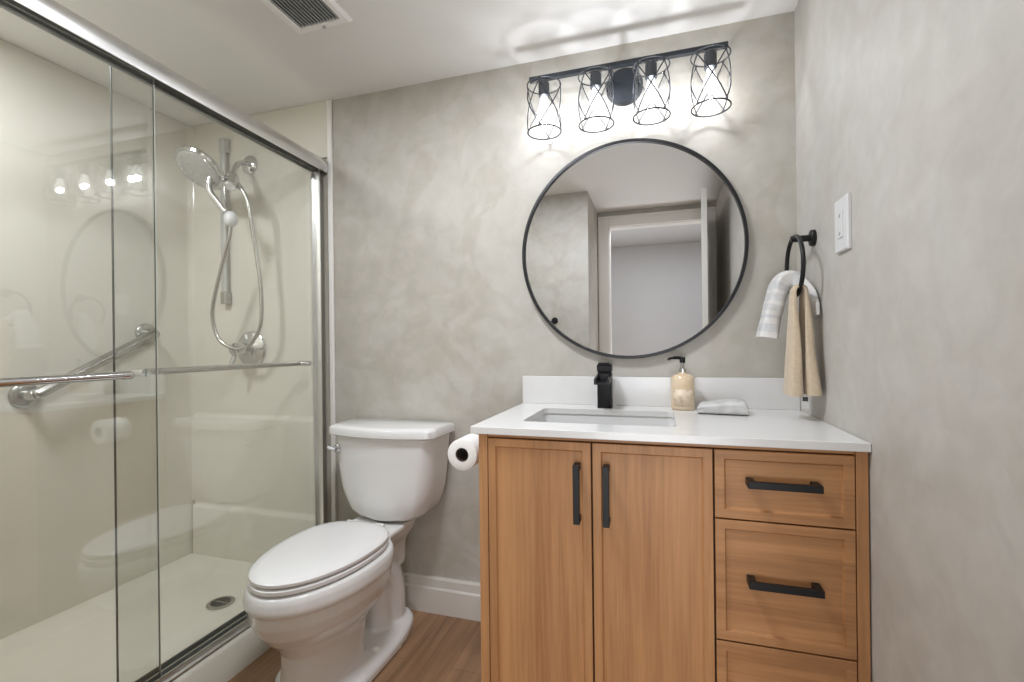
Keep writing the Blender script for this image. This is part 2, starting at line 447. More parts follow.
# ------------------------------------------------------------------ shower enclosure
sur = thing('shower_surround', 'cream moulded shower wall surround with a stepped ledge', 'shower surround', (-2.25, -0.8, 0.10))
def profile_panel(bm, prof, axis, s0, s1):
    """prof: (depth from wall, z)"""
    if axis == 'y':
        rings = [[Vector((s, -d, z)) for d, z in prof] for s in (s0, s1)]
    else:
        rings = [[Vector((XL + d, s, z)) for d, z in prof] for s in (s0, s1)]
    loft(bm, rings)
PR = [(0.0005, .1005), (.030, .1005), (.030, .325), (.027, .337), (.018, .345), (.017, .36), (.017, .765), (.0155, .778), (.011, .785), (.010, .80), (.010, 2.207), (0.0005, 2.207)]
PS = [(0.0005, .1005), (.013, .1005), (.013, .80), (.010, .83), (.010, 2.207), (0.0005, 2.207)]
bm = new(); profile_panel(bm, PR, 'y', -2.64, -1.915); obj('end_panel', bm, M_fibre, sur, smooth=50)
bm = new(); box(bm, -1.915, -1.8455, -.010, -.0005, 1.955, 2.207); obj('filler_panel', bm, M_fibre, sur)
bm = new(); profile_panel(bm, PS, 'x', -1.645, -0.0005); obj('side_panel', bm, M_fibre, sur, smooth=50)
bm = new(); box(bm, -2.64, -1.915, -1.6595, -1.64, .1005, 2.207); obj('near_panel', bm, M_fibre, sur)
bm = new()   # soft cove between the two panels
cv = [(-2.645, -0.03 - .0), (-2.645 + .0, -.005), (-2.60, -.005)]
arc = [Vector((-2.652 + .045 * (1 - math.cos(t)), -.002 - .045 * (1 - math.sin(t)), 0)) for t in [PI / 2 * i / 8 for i in range(9)]]
ringp = [Vector((-2.655, -.0015, 0))] + [p for p in arc]
loft(bm, [[p + Vector((0, 0, z)) for p in ringp] for z in (.36, 2.206)])
obj('corner_cove', bm, M_fibre, sur, smooth=50)

base = thing('shower_pan', 'cream shower pan with low kerb on the floor beside the toilet', 'shower pan', (-2.25, -0.8, 0))
bm = new()
KX = -1.845
kerb = [(-1.825, 0.0), (-1.838, .095), (-1.846, .107), (-1.858, .109), (-1.905, .109), (-1.918, .104), (-1.94, .068), (-1.97, .060)]
loft(bm, [[Vector((x, y, z)) for x, z in kerb] + [Vector((-1.97, y, 0))] for y in (-1.659, -0.0015)])
# sunk floor of the pan as a fan sloping to the drain, with upturned edges
dr = Vector((-2.197, -.265, .045))
outer = rrect(-2.63, -1.945, -1.64, -.031, .06, .10, 8)
r2 = rrect(-2.60, -1.955, -1.61, -.058, .08, .066, 8)
r3 = rrect(-2.56, -1.97, -1.57, -.09, .09, .059, 8)
r4 = [dr + Vector((math.cos(PI / 4 + 2 * PI * (i - 4) / len(r3)) * .045, math.sin(PI / 4 + 2 * PI * (i - 4) / len(r3)) * .045, 0)) for i in range(len(r3))]
wallr = rrect(-2.6585, -1.94, -1.6585, -.002, .01, .10, 8)
btm = [Vector((p.x, p.y, 0.0)) for p in wallr]
loft(bm, [btm, wallr, outer, r2, r3, r4])
obj('tray', bm, M_fibre, base, smooth=50)
bm = new()
lathe(bm, dr + Vector((0, 0, .001)), (0, 0, 1), [(0, .052), (.004, .052), (.006, .046), (.006, .040)], 32)
dcv = obj('drain_cover', bm, M_steel, base, smooth=40)
bm = new()
for i in range(-4, 5):
    w = math.sqrt(max(0, .038 ** 2 - (i * .0085) ** 2))
    for s in (-1, 1):
        box(bm, dr.x + i * .0085 - .0017, dr.x + i * .0085 + .0017, dr.y + s * w * .52 - w * .42, dr.y + s * w * .52 + w * .42, dr.z + .0072, dr.z + .0082)
obj('drain_slots', bm, M_dark, dcv)

frame = thing('shower_door_frame', 'satin aluminium frame of the sliding shower doors', 'shower door frame', (-1.88, -0.8, 0.109))
bm = new()   # header rail: rounded front, open channel below
hp = [(-1.845, -.062), (-1.842, -.045), (-1.843, -.025), (-1.850, -.008), (-1.862, 0.0), (-1.905, 0.0), (-1.913, -.006), (-1.913, -.058), (-1.908, -.062), (-1.905, -.045), (-1.853, -.045), (-1.850, -.062)]
loft(bm, [[Vector((x, y, zt + dz)) for x, dz in hp] for y, zt in ((-1.639, 1.985), (-0.012, 1.945))])
hd = obj('header_rail', bm, M_alu, frame, smooth=35)
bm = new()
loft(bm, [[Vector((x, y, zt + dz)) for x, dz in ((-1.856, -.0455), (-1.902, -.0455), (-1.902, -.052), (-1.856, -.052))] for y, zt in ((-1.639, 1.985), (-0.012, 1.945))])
obj('channel_shade_strip', bm, M_dark, hd)  # dark strip painted as the shade inside the header channel
bm = new()   # bottom track with three ribs
tp = [(-1.850, .110), (-1.850, .117), (-1.860, .119), (-1.861, .136), (-1.864, .136), (-1.865, .119), (-1.877, .119), (-1.878, .142), (-1.881, .142), (-1.882, .119), (-1.897, .119), (-1.898, .150), (-1.902, .150), (-1.904, .110)]
loft(bm, [[Vector((x, y, z)) for x, z in tp] for y in (-1.639, -0.012)])
tr = obj('bottom_track', bm, M_alu, frame)
bm = new()
box(bm, -1.8775, -1.8655, -1.63, -.04, .1192, .1205); box(bm, -1.8965, -1.8825, -1.63, -.04, .1192, .1205)
obj('track_gasket', bm, M_dark, tr)
bm = new()   # wall jamb: U channel
jp = [(-1.866, -.0115), (-1.866, -.036), (-1.869, -.037), (-1.870, -.020), (-1.908, -.020), (-1.909, -.037), (-1.913, -.036), (-1.913, -.0115)]
loft(bm, [[Vector((x, y, z)) for x, y in jp] for z in (.1095, 1.945 - .046)])
obj('wall_jamb', bm, M_alu, frame, smooth=30)

def pane(label, x, y0, y1, z0, z1):
    t = thing('shower_glass_door', label, 'shower door', (x, (y0 + y1) / 2, z0), group='sliding shower doors')
    bm = new(); box(bm, x - .003, x + .003, y0, y1, z0, z1); obj('glass_pane', bm, M_glass, t)
    bm = new(); e0, e1 = (y1, y1 + .0016) if x > -1.88 else (y0 - .0022, y0)
    box(bm, x - .003, x + .003, e0, e1, z0, z1); obj('polished_edge', bm, M_edge if x > -1.88 else M_edged, t)
    return t
p1 = pane('outer sliding glass shower door nearest the camera, filling the left of the photo', -1.8712, -1.62, -0.754, .122, 1.909)
p2 = pane('inner sliding glass shower door beside the wall jamb behind the toilet', -1.8895, -0.855, -0.038, .122, 1.892)
def towelbar(parent, xg, s, y0, y1, z, r):
    xb = xg + s * .052
    bm = new()
    cyl(bm, (xb, y0, z), (xb, y1, z), r, n=18)
    tb = obj('towel_bar', bm, M_steel if s < 0 else M_chrome, parent, smooth=40)
    for y in (y0, y1):
        bm = new()
        tube(bm, smoothpath([(xg + s * .004, y + (.004 if y == y1 else -.004), z), (xg + s * .03, y + (.004 if y == y1 else -.004), z), (xb, y, z), (xb, y - (.02 if y == y1 else -.02), z)], 4), r * 1.12, 12)
        lathe(bm, (xg + s * .0035, y + (.004 if y == y1 else -.004), z), (s, 0, 0), [(0, .012), (.004, .012), (.006, .008)], 16)
        obj('bar_bracket', bm, M_chrome, tb, smooth=40)
towelbar(p1, -1.8712, 1, -1.50, -0.862, 1.037, .0105)
towelbar(p2, -1.8895, -1, -0.765, -0.085, 1.037, .0105)

# grab bar on the shower side wall
gb = thing('grab_bar', 'slanted brushed steel grab bar on the shower side wall', 'grab bar', (XL + .017, -.47, .94))
gx = XL + .0105
A, B = Vector((gx, -.666, .945)), Vector((gx, -.236, 1.178))
bm = new()
off = Vector((.062, 0, 0)); dd = (B - A).normalized()
pts = [A + Vector((.004, 0, 0)), A + off * .6, A + off * .9 + dd * .012, A + off + dd * .04, B + off - dd * .04, B + off * .9 - dd * .012, B + off * .6, B + Vector((.004, 0, 0))]
tube(bm, smoothpath(pts, 5), .0195, 18)
obj('bar', bm, M_steel, gb, smooth='all')
for p in (A, B):
    bm = new(); lathe(bm, p, (1, 0, 0), [(0, .045), (.007, .045), (.011, .040), (.012, .021)], 28); obj('flange', bm, M_steel, gb, smooth=40)

# ------------------------------------------------------------------ shower fittings on the end wall
yw = -.0102
bar = thing('slide_rail', 'tall grey shower rail on the end wall behind the hand shower', 'shower rail', (-2.40, yw, 1.32))
bm = new(); loft(bm, [rrect(-2.431, -2.401, -.042, -.028, .006, z, 4) for z in (1.36, 2.08)]); obj('rail', bm, M_clearplast, bar, smooth=40)
for z0, z1 in ((1.318, 1.375), (2.04, 2.105)):
    bm = new(); loft(bm, [rrect(-2.434, -2.398, -.046, yw, .008, z, 4) for z in (z0, z1)]); obj('rail_end', bm, M_steel if z0 < 1.5 else M_clearplast, bar, smooth=40)

arm = thing('shower_diverter', 'chrome shower arm with diverter on the shower end wall', 'shower arm', (-2.279, yw, 1.97))
bm = new(); lathe(bm, (-2.279, yw, 1.972), (0, -1, 0), [(0, .044), (.006, .043), (.014, .032), (.018, .016)], 28); obj('flange', bm, M_chrome, arm, smooth=40)
bm = new(); tube(bm, smoothpath([(-2.279, yw - .01, 1.972), (-2.275, -.06, 1.965), (-2.255, -.11, 1.93), (-2.232, -.15, 1.872)], 6), .0115, 14); obj('arm', bm, M_chrome, arm, smooth='all')
bm = new(); sphere(bm, (-2.222, -.163, 1.848), .030); cyl(bm, (-2.222, -.163, 1.848), (-2.205, -.20, 1.822), .021, .023, 20); cyl(bm, (-2.222, -.163, 1.848), (-2.170, -.165, 1.800), .014, .012, 16)
lathe(bm, (-2.207, -.176, 1.842), (.35, -.5, -.75), [(0, .02), (.03, .024), (.055, .024), (.06, .018)], 20)
obj('diverter', bm, M_chrome, arm, smooth=40)
bm = new(); tube(bm, [(-2.245, -.185, 1.86), (-2.272, -.205, 1.868)], .016, 14); lathe(bm, (-2.266, -.20, 1.866), (-.3, -.3, .2), [(0, .02), (.02, .025), (.045, .022)], 18); obj('holder', bm, M_chrome, arm, smooth=40)

hs = thing('hand_shower', 'chrome hand shower with wide spray head and looping hose', 'hand shower', (-2.30, -.24, 1.85))
hc = Vector((-2.285, -.262, 1.868)); hn = Vector((-.06, -.61, -.79)).normalized()
bm = new(); lathe(bm, hc - hn * .03, hn, [(0, .025), (.006, .055), (.014, .088), (.022, .100), (.034, .104), (.042, .099), (.043, .088)], 40); head = obj('spray_head', bm, M_chrome, hs, smooth=40)
bm = new(); lathe(bm, hc + hn * .0132, hn, [(0, .087), (.003, .086), (.0045, .066)], 40)
uu, vv = basis(hn)
for R, k in ((.02, 6), (.042, 12), (.072, 20)):
    for i in range(k):
        a = 2 * PI * i / k
        cyl(bm, hc + hn * .0165 + (uu * math.cos(a) + vv * math.sin(a)) * R, hc + hn * .021 + (uu * math.cos(a) + vv * math.sin(a)) * R, .0035, .0025, 8)
obj('spray_face', bm, M_clearplast, head, smooth=40)
bm = new(); tube(bm, smoothpath([hc - hn * .012 + Vector((.03, .02, -.02)), (-2.262, -.242, 1.785), (-2.240, -.222, 1.735), (-2.214, -.203, 1.688)], 5), .013, 14); obj('handle', bm, M_chrome, hs, smooth='all')
bm = new(); sphere(bm, (-2.191, -.20, 1.661), .027, 1, 1, 1.25); obj('pause_knob', bm, M_plate, hs, smooth='all')
hose = [(-2.191, -.2, 1.635), (-2.205, -.197, 1.58), (-2.243, -.19, 1.499), (-2.325, -.17, 1.321), (-2.344, -.16, 1.234), (-2.322, -.15, 1.149), (-2.259, -.14, 1.108), (-2.196, -.13, 1.108), (-2.15, -.12, 1.151), (-2.116, -.12, 1.221), (-2.114, -.12, 1.362), (-2.129, -.13, 1.537), (-2.139, -.15, 1.687), (-2.150, -.16, 1.763), (-2.169, -.165, 1.80)]
bm = new(); hpth = smoothpath(hose, 14); tube(bm, hpth, [.0078 + .0007 * (i % 2) for i in range(len(hpth))], 10); obj('hose', bm, M_steel, hs, smooth='all')

vl = thing('shower_valve', 'round chrome shower valve with lever handle on the end wall', 'shower valve', (-2.28, yw - .007, 1.10))
vc = Vector((-2.28, -.017, 1.102))
bm = new(); lathe(bm, vc + Vector((0, .006, 0)), (0, -1, 0), [(0, .083), (.006, .083), (.013, .074), (.015, .05), (.020, .044), (.024, .036)], 40); obj('escutcheon', bm, M_chrome, vl, smooth=40)
bm = new(); lathe(bm, vc + Vector((0, -.016, 0)), (0, -1, 0), [(0, .026), (.035, .025), (.037, .029), (.075, .030), (.082, .026), (.085, .015)], 28); kn = obj('knob', bm, M_chrome, vl, smooth=40)
bm = new(); tube(bm, smoothpath([vc + Vector((-.005, -.08, -.012)), vc + Vector((-.012, -.088, -.05)), vc + Vector((-.016, -.098, -.085))], 5), [.011] * 8 + [.009] * 3, 12); obj('lever', bm, M_chrome, kn, smooth='all')

# ------------------------------------------------------------------ toilet (built in its own axes: x right, -y forward)
to = thing('toilet', 'white two-piece toilet standing between the shower and the vanity', 'toilet', (-1.510, 0, 0), -0.015)
def egg(yb, yf, hw, z, ym=None, eb=.75, n=56, ef=1.0, yo=0):
    ym = yb - (yb - yf) * .40 if ym is None else ym
    out = []
    for i in range(n):
        a = 2 * PI * i / n; c, s = math.cos(a), math.sin(a)
        if s >= 0: x = hw * math.copysign(abs(c) ** eb, c); y = ym + (yb - ym) * abs(s) ** eb
        else: x = hw * math.copysign(abs(c) ** ef, c); y = ym + (ym - yf) * -abs(s) ** ef
        out.append(Vector((x, y, z)))
    return out
def remesh(o, vox, it=6):
    r = o.modifiers.new('remesh', 'REMESH'); r.mode = 'VOXEL'; r.voxel_size = vox; r.use_smooth_shade = True
    s = o.modifiers.new('smooth', 'SMOOTH'); s.factor = .6; s.iterations = it
bm = new()
loft(bm, [egg(-.34, -.635, .108, 0, eb=.7), egg(-.34, -.635, .108, .03, eb=.7), egg(-.34, -.628, .103, .10, eb=.7), egg(-.33, -.628, .104, .17, eb=.75),
          egg(-.30, -.648, .118, .205, eb=.8), egg(-.27, -.680, .146, .235), egg(-.25, -.708, .169, .270), egg(-.245, -.725, .182, .310), egg(-.243, -.730, .186, .343), egg(-.243, -.731, .186, .348), egg(-.243, -.738, .192, .352),
          egg(-.24, -.739, .193, .365), egg(-.235, -.736, .191, .385), egg(-.235, -.730, .186, .400), egg(-.235, -.715, .174, .404)])
# deck below the tank
loft(bm, [rrect(-.06, .09, -.30, -.075, .04, .25), rrect(-.06, .085, -.33, -.055, .05, .33), rrect(-.09, .112, -.34, -.045, .05, .375), rrect(-.105, .128, -.33, -.04, .05, .410), rrect(-.10, .124, -.31, -.045, .05, .4205)])
# trapway swelling and rear column
tube(bm, smoothpath([(.01, -.50, .13), (.01, -.42, .17), (.012, -.33, .24), (.014, -.26, .27), (.016, -.19, .235), (.016, -.155, .15), (.016, -.15, .02)], 5), .086, 18)
loft(bm, [rrect(-.06, .09, -.27, -.10, .05, .0), rrect(-.05, .08, -.26, -.11, .05, .3)])
# foot plate
loft(bm, [egg(-.045, -.60, .160, 0, ym=-.44, eb=.6, ef=.8), egg(-.045, -.60, .160, .028, ym=-.44, eb=.6, ef=.8), egg(-.055, -.59, .150, .040, ym=-.44, eb=.6, ef=.8), egg(-.10, -.56, .10, .052, ym=-.44, eb=.6, ef=.8)])
o = obj('bowl', bm, M_porc, to, smooth='all', local=True); remesh(o, .005, 3)
for s in (-1, 1):
    bm = new(); lathe(bm, (s * .112, -.345, .036), (0, 0, 1), [(0, .014), (.014, .0135), (.021, .009), (.023, .002)], 18)
    obj('bolt_cap', bm, M_seat, to, smooth=60, local=True)
bm = new()
loft(bm, [egg(-.250, -.722, .167, .4075), egg(-.247, -.728, .172, .411), egg(-.247, -.728, .172, .421), egg(-.250, -.722, .167, .4245)])
obj('seat', bm, M_seat, to, smooth=50, local=True)
bm = new()
loft(bm, [egg(-.247, -.719, .165, .4285), egg(-.243, -.726, .171, .432), egg(-.243, -.726, .171, .440), egg(-.247, -.718, .164, .4455), egg(-.265, -.69, .142, .448), egg(-.315, -.6, .085, .4495)])
obj('lid', bm, M_seat, to, smooth=50, local=True)
for s in (-1, 1):
    bm = new(); cyl(bm, (s * .06 - .02, -.236, .4455 - .012), (s * .06 + .02, -.236, .4455 - .012), .009, n=16)
    box(bm, s * .06 - .020, s * .06 + .020, -.255, -.226, .402, .4265)
    obj('seat_hinge', bm, M_seat, to, smooth=40, local=True, bevel=.002)
TX = .034
def tankring(z, hw, yb, yf, bow, n=10, r=.05):
    """plan of the tank: flat back, bowed front, rounded front corners"""
    pts = [Vector((-hw, yb, z)), Vector((hw, yb, z))]
    out = []
    for x, y in ((hw, yb), (hw, (yb + yf) / 2)): out.append(Vector((x, y, z)))
    for i in range(7):
        a = PI / 2 * i / 6; out.append(Vector((hw - r + r * math.cos(a), yf + r - r * math.sin(a), z)))
    for i in range(1, n):
        t = i / n; x = (hw - r) * (1 - 2 * t); out.append(Vector((x, yf - bow * (1 - (2 * t - 1) ** 2), z)))
    for i in range(7):
        a = PI / 2 * (1 - i / 6); out.append(Vector((-hw + r - r * math.cos(a), yf + r - r * math.sin(a), z)))
    out.append(Vector((-hw, (yb + yf) / 2, z))); out.append(Vector((-hw, yb, z)))
    return [p + Vector((TX, 0, 0)) for p in out]
bm = new()
prof = [(.431, .10, -.168), (.434, .118, -.175), (.444, .144, -.182), (.464, .169, -.188), (.51, .187, -.193), (.55, .200, -.197), (.62, .209, -.201), (.70, .216, -.204), (.758, .222, -.206)]
loft(bm, [tankring(z, hw, -.030, yf, .018, r=min(.06, hw * .4)) for z, hw, yf in prof])
obj('tank', bm, M_porc, to, smooth=60, local=True)
bm = new()
loft(bm, [tankring(.756, .226, -.022, -.208, .022, r=.05), tankring(.762, .236, -.016, -.216, .026, r=.045), tankring(.786, .237, -.016, -.217, .026, r=.045), tankring(.795, .231, -.020, -.211, .025, r=.045), tankring(.798, .21, -.03, -.19, .024, r=.04)])
obj('tank_lid', bm, M_porc, to, smooth=45, local=True)
bm = new(); cyl(bm, (TX, -.105, .415), (TX, -.105, .434), .065, n=28)
obj('tank_gasket', bm, M_dark, to, smooth=40, local=True)
bm = new()
lathe(bm, (TX - .187, -.199, .706), (0, -1, 0), [(0, .017), (.006, .017), (.009, .013), (.018, .011)], 22)
lv = obj('flush_lever', bm, M_chrome, to, smooth=40, local=True)
bm = new(); tube(bm, [(TX - .181, -.222, .705), (TX - .19, -.224, .706), (TX - .203, -.224, .709), (TX - .213, -.223, .712)], [.007, .0065, .0065, .007], 12); obj('lever_arm', bm, M_plate, lv, smooth='all', local=True)

# ------------------------------------------------------------------ toilet paper on the vanity side
hd = thing('toilet_paper_holder', 'black paper holder fixed to the left side of the vanity', 'toilet paper holder', (-.931, -.285, .76))
bm = new(); lathe(bm, (-.9308, -.283, .7735), (-1, 0, 0), [(0, .02), (.006, .02), (.008, .008), (.02, .008)], 20); obj('mount', bm, M_black, hd, smooth=40)
bm = new(); tube(bm, smoothpath([(-.945, -.283, .7735), (-1.02, -.283, .7735), (-1.041, -.283, .7735), (-1.045, -.292, .7735), (-1.045, -.31, .7735), (-1.045, -.395, .7735)], 5), .007, 12); obj('arm', bm, M_black, hd, smooth='all')
rl = thing('toilet_paper_roll', 'white toilet paper roll hanging beside the vanity', 'toilet paper', (-1.045, -.35, .747))
def annulus(bm, c, ax, r0, r1, L, n=36):
    c, ax = Vector(c), Vector(ax).normalized(); u, v = basis(ax)
    rr = lambda r, h: [c + ax * h + (u * math.cos(2 * PI * i / n) + v * math.sin(2 * PI * i / n)) * r for i in range(n)]
    loft(bm, [rr(r0, 0), rr(r1 - .003, 0), rr(r1, .002), rr(r1, L - .002), rr(r1 - .003, L), rr(r0, L)], loop=True)
RC = Vector((-1.045, -.40, .7597))
bm = new(); annulus(bm, RC, (0, 1, 0), .0225, .050, .10); obj('paper', bm, M_paper, rl, smooth=40)
bm = new(); annulus(bm, RC + Vector((0, .001, 0)), (0, 1, 0), .0205, .0224, .098); obj('core', bm, M_card, rl, smooth=60)

# ------------------------------------------------------------------ vanity
van = thing('vanity_cabinet', 'oak vanity cabinet with two doors and a drawer stack', 'vanity cabinet', (-.466, -.28, 0))
X0, X1, YF, HT = -.930, -.003, -.549, .8605
bm = new(); box(bm, X0, X0 + .018, YF + .022, -.003, .0, HT - .0); box(bm, X1 - .018, X1, YF + .022, -.003, 0, HT); box(bm, X0 + .018, X1 - .018, YF + .024, -.003, .08, .098); box(bm, X0 + .018, X1 - .018, -.018, -.003, .098, HT)
box(bm, -.330, -.312, YF + .03, -.018, .098, HT); box(bm, X0 + .018, X1 - .018, YF + .06, YF + .078, 0, .08)
obj('carcass', bm, M_woodv, van)
bm = new(); box(bm, X0, X0 + .026, YF, YF + .022, 0, HT); obj('side_stile', bm, M_woodv, van, bevel=.0015)
bm = new(); box(bm, X1 - .024, X1, YF, YF + .022, 0, HT); obj('side_stile', bm, M_woodv, van, bevel=.0015)
bm = new(); box(bm, X0 + .026, X1 - .024, YF + .008, YF + .022, .8515, HT); obj('top_rail', bm, M_woodh, van)
bm = new(); box(bm, X0 + .026, X1 - .024, YF + .0215, YF + .0235, .098, .8515); obj('gap_shade_sheet', bm, M_gapshade, van)  # dark sheet, its colour stands in for shade between the fronts

def front(name, x0, x1, z0, z1, m, fw=.021):
    bm = new(); yb, yf = YF + .021, YF
    def r(d, y): return [Vector((x0 + d, y, z0 + d)), Vector((x1 - d, y, z0 + d)), Vector((x1 - d, y, z1 - d)), Vector((x0 + d, y, z1 - d))]
    loft(bm, [r(0, yb), r(0, yf + .0012), r(.0012, yf), r(fw, yf), r(fw + .0035, yf + .0055), r(fw + .0045, yf + .0062)])
    return obj(name, bm, m, van)
def pull(parent, c, vertical, L=.152):
    bm = new(); x, z = c; y0, y1 = YF, YF - .034; t = .0165
    if vertical:
        box(bm, x - t / 2, x + t / 2, y1, y1 + .011, z - L / 2, z + L / 2)
        for s in (-1, 1): zc = z + s * (L / 2 - t / 2); box(bm, x - t / 2, x + t / 2, y1 + .011, y0 + .0012, zc - t / 2, zc + t / 2)
    else:
        box(bm, x - L / 2, x + L / 2, y1, y1 + .011, z - t / 2, z + t / 2)
        for s in (-1, 1): xc = x + s * (L / 2 - t / 2); box(bm, xc - t / 2, xc + t / 2, y1 + .011, y0 + .0065, z - t / 2, z + t / 2)
    return obj('handle', bm, M_black, parent, bevel=.0012)
dA = front('door', -.902, -.6180, .102, .8485, M_woodv); pull(dA, (-.652, .7205), True)
dB = front('door', -.6135, -.3240, .102, .8485, M_woodv); pull(dB, (-.577, .7205), True)
for z0, z1, hz in ((.6845, .8485, .7765), (.3910, .6805, .544), (.102, .3870, .245)):
    dw = front('drawer', -.3195, -.0290, z0, z1, M_woodh); pull(dw, (-.1755, hz), False)

# countertop with a cut-out, backsplash, basin
ct = obj('countertop', new(), M_quartz)
bpy.data.objects.remove(ct, do_unlink=True)
bm = new()
sx0, sx1, sy0, sy1 = -.835, -.400, -.440, -.135
hole = rrect(sx0, sx1, sy0, sy1, .022, 0, 6)
cx0, cx1, cy0, cy1 = -.9502, -.001, -.56, -.001
cxm, cym = (sx0 + sx1) / 2, (sy0 + sy1) / 2
outr = []
for p in hole:
    d = Vector((p.x - cxm, p.y - cym)); tx = ((cx1 if d.x > 0 else cx0) - cxm) / d.x if abs(d.x) > 1e-6 else 1e9
    ty = ((cy1 if d.y > 0 else cy0) - cym) / d.y if abs(d.y) > 1e-6 else 1e9
    t = min(tx, ty); outr.append(Vector((cxm + d.x * t, cym + d.y * t, 0)))
for cxn, cyn in ((cx0, cy0), (cx0, cy1), (cx1, cy0), (cx1, cy1)):
    i = min(range(len(outr)), key=lambda k: (outr[k] - Vector((cxn, cyn, 0))).length); outr[i] = Vector((cxn, cyn, 0))
zt, zb = .881, .861
at = lambda ps, z: [Vector((p.x, p.y, z)) for p in ps]
loft(bm, [at(hole, zb), at(hole, zt), at(outr, zt), at(outr, zb)], loop=True)
o = obj('countertop', bm, M_quartz, origin=(-.475, -.28, .861), bevel=.0015)
tag(o, 'white quartz countertop with sink cut-out on the oak vanity', 'countertop')
bm = new(); box(bm, -.9502, -.001, -.0205, -.001, .8812, .986)
o = obj('backsplash', bm, M_quartz, origin=(-.475, -.011, .8812), bevel=.0015)
tag(o, 'low white quartz backsplash along the wall behind the faucet', 'backsplash')
sk = thing('undermount_sink', 'white rectangular undermount sink basin in the countertop', 'sink', (cxm, cym, .72))
bm = new()
rr = lambda d, z, r: rrect(sx0 - .004 + d, sx1 + .004 - d, sy0 - .004 + d, sy1 + .004 - d, r, z, 6)
loft(bm, [rr(-.016, .8605, .03), rr(0, .8605, .026), rr(.006, .80, .03), rr(.012, .765, .035), rr(.03, .742, .05), rr(.07, .736, .06), rr(.07, .724, .06), rr(.02, .730, .05), rr(-.004, .765, .035), rr(-.010, .84, .03), rr(-.016, .852, .03)], loop=False, cap0=False, cap1=False)
obj('basin', bm, M_basin, sk, smooth=60)
bm = new(); lathe(bm, (cxm, cym, .735), (0, 0, 1), [(0, .024), (.003, .024), (.005, .018), (.005, .004)], 24); obj('drain', bm, M_black, sk, smooth=40)

# faucet
fc = thing('faucet', 'matte black single-hole faucet behind the sink', 'faucet', (-.628, -.082, .881))
bm = new(); loft(bm, [rrect(-.653, -.603, -.106, -.058, .006, z, 4) for z in (.8813, 1.003)]); obj('body', bm, M_black, fc, smooth=40)
bm = new()
loft(bm, [[Vector((-.628 + sx * w, y, z + dz)) for sx, dz in ((-1, 0), (1, 0), (1, h), (.72, h), (.62, .004), (-.62, .004), (-.72, h), (-1, h))] for y, z, w, h in ((-.10, .976, .025, .022), (-.145, .974, .025, .021), (-.188, .970, .0255, .019))])
obj('spout', bm, M_black, fc)
bm = new()
loft(bm, [[Vector((-.628 + x, y, z)) for x, y in ((-w, -.105 - f), (w, -.105 - f), (w, -.058), (-w, -.058))] for w, z, f in ((.021, 1.003, -.003), (.025, 1.012, 0), (.0255, 1.030, .003), (.022, 1.036, .006))])
loft(bm, [[Vector((-.628 + x, y, z)) for x in (-.019, .019) for z in ((z0, z1) if x < 0 else (z1, z0))] for y, z0, z1 in ((-.062, 1.036, 1.041), (-.122, 1.037, 1.042))])
obj('lever_handle', bm, M_black, fc, bevel=.002)

# soap dispenser
def soap_mat():
    M = bpy.data.materials.new('amber_soap_bottle'); M.use_nodes = True
    nt = M.node_tree; L = nt.links; b = nt.nodes['Principled BSDF']
    b.inputs['Roughness'].default_value = .12; b.inputs['Subsurface Weight'].default_value = .3
    b.inputs['Subsurface Radius'].default_value = (.02, .015, .01); b.inputs['Subsurface Scale'].default_value = .5
    tc = nt.nodes.new('ShaderNodeTexCoord'); n = nt.nodes.new('ShaderNodeTexNoise'); n.inputs['Scale'].default_value = 22
    L.new(tc.outputs['Object'], n.inputs['Vector'])
    rp = nt.nodes.new('ShaderNodeValToRGB'); e = rp.color_ramp.elements
    e[0].position = .35; e[0].color = (.70, .54, .36, 1); e[1].position = .65; e[1].color = (.78, .65, .48, 1)
    L.new(n.outputs['Fac'], rp.inputs[0]); L.new(rp.outputs[0], b.inputs['Base Color']); return M
def label_mat():
    M = bpy.data.materials.new('soap_label'); M.use_nodes = True
    nt = M.node_tree; L = nt.links; b = nt.nodes['Principled BSDF']; b.inputs['Roughness'].default_value = .4
    tc = nt.nodes.new('ShaderNodeTexCoord'); n = nt.nodes.new('ShaderNodeTexNoise'); n.inputs['Scale'].default_value = 70; n.inputs['Detail'].default_value = 2
    L.new(tc.outputs['Object'], n.inputs['Vector'])
    rp = nt.nodes.new('ShaderNodeValToRGB'); e = rp.color_ramp.elements
    e[0].position = .36; e[0].color = (.60, .47, .34, 1); e[1].position = .46; e[1].color = (.76, .63, .48, 1)
    L.new(n.outputs['Fac'], rp.inputs[0]); L.new(rp.outputs[0], b.inputs['Base Color']); return M
sp = thing('soap_dispenser', 'amber soap bottle with black pump beside the faucet', 'soap dispenser', (-.367, -.072, .881))
sc = Vector((-.367, -.072, .8812))
bm = new(); lathe(bm, sc, (0, 0, 1), [(0, .034), (.003, .0375), (.010, .0385), (.100, .0385), (.109, .0365), (.1155, .031), (.120, .022), (.122, .0135), (.126, .0135)], 36); bt = obj('bottle', bm, soap_mat(), sp, smooth=60)
bm = new()
loft(bm, [[sc + Vector((.0388 * math.cos(a), .0388 * math.sin(a), z)) for a in [-PI / 2 - .95 + 1.9 * i / 16 for i in range(17)]] for z in (.012, .07)], cap0=False, cap1=False, closed=False)
lo = obj('label', bm, label_mat(), bt, smooth='all'); md = lo.modifiers.new('thick', 'SOLIDIFY'); md.thickness = .0004
lo['label'] = 'faded printed label'
bm = new(); lathe(bm, sc + Vector((0, 0, .1255)), (0, 0, 1), [(0, .0125), (.012, .0125), (.013, .007), (.034, .0062)], 20); pc = obj('pump_collar', bm, M_chrome, sp, smooth=40)
bm = new(); lathe(bm, sc + Vector((0, 0, .158)), (0, 0, 1), [(0, .009), (.004, .0095), (.018, .0095), (.020, .008)], 18)
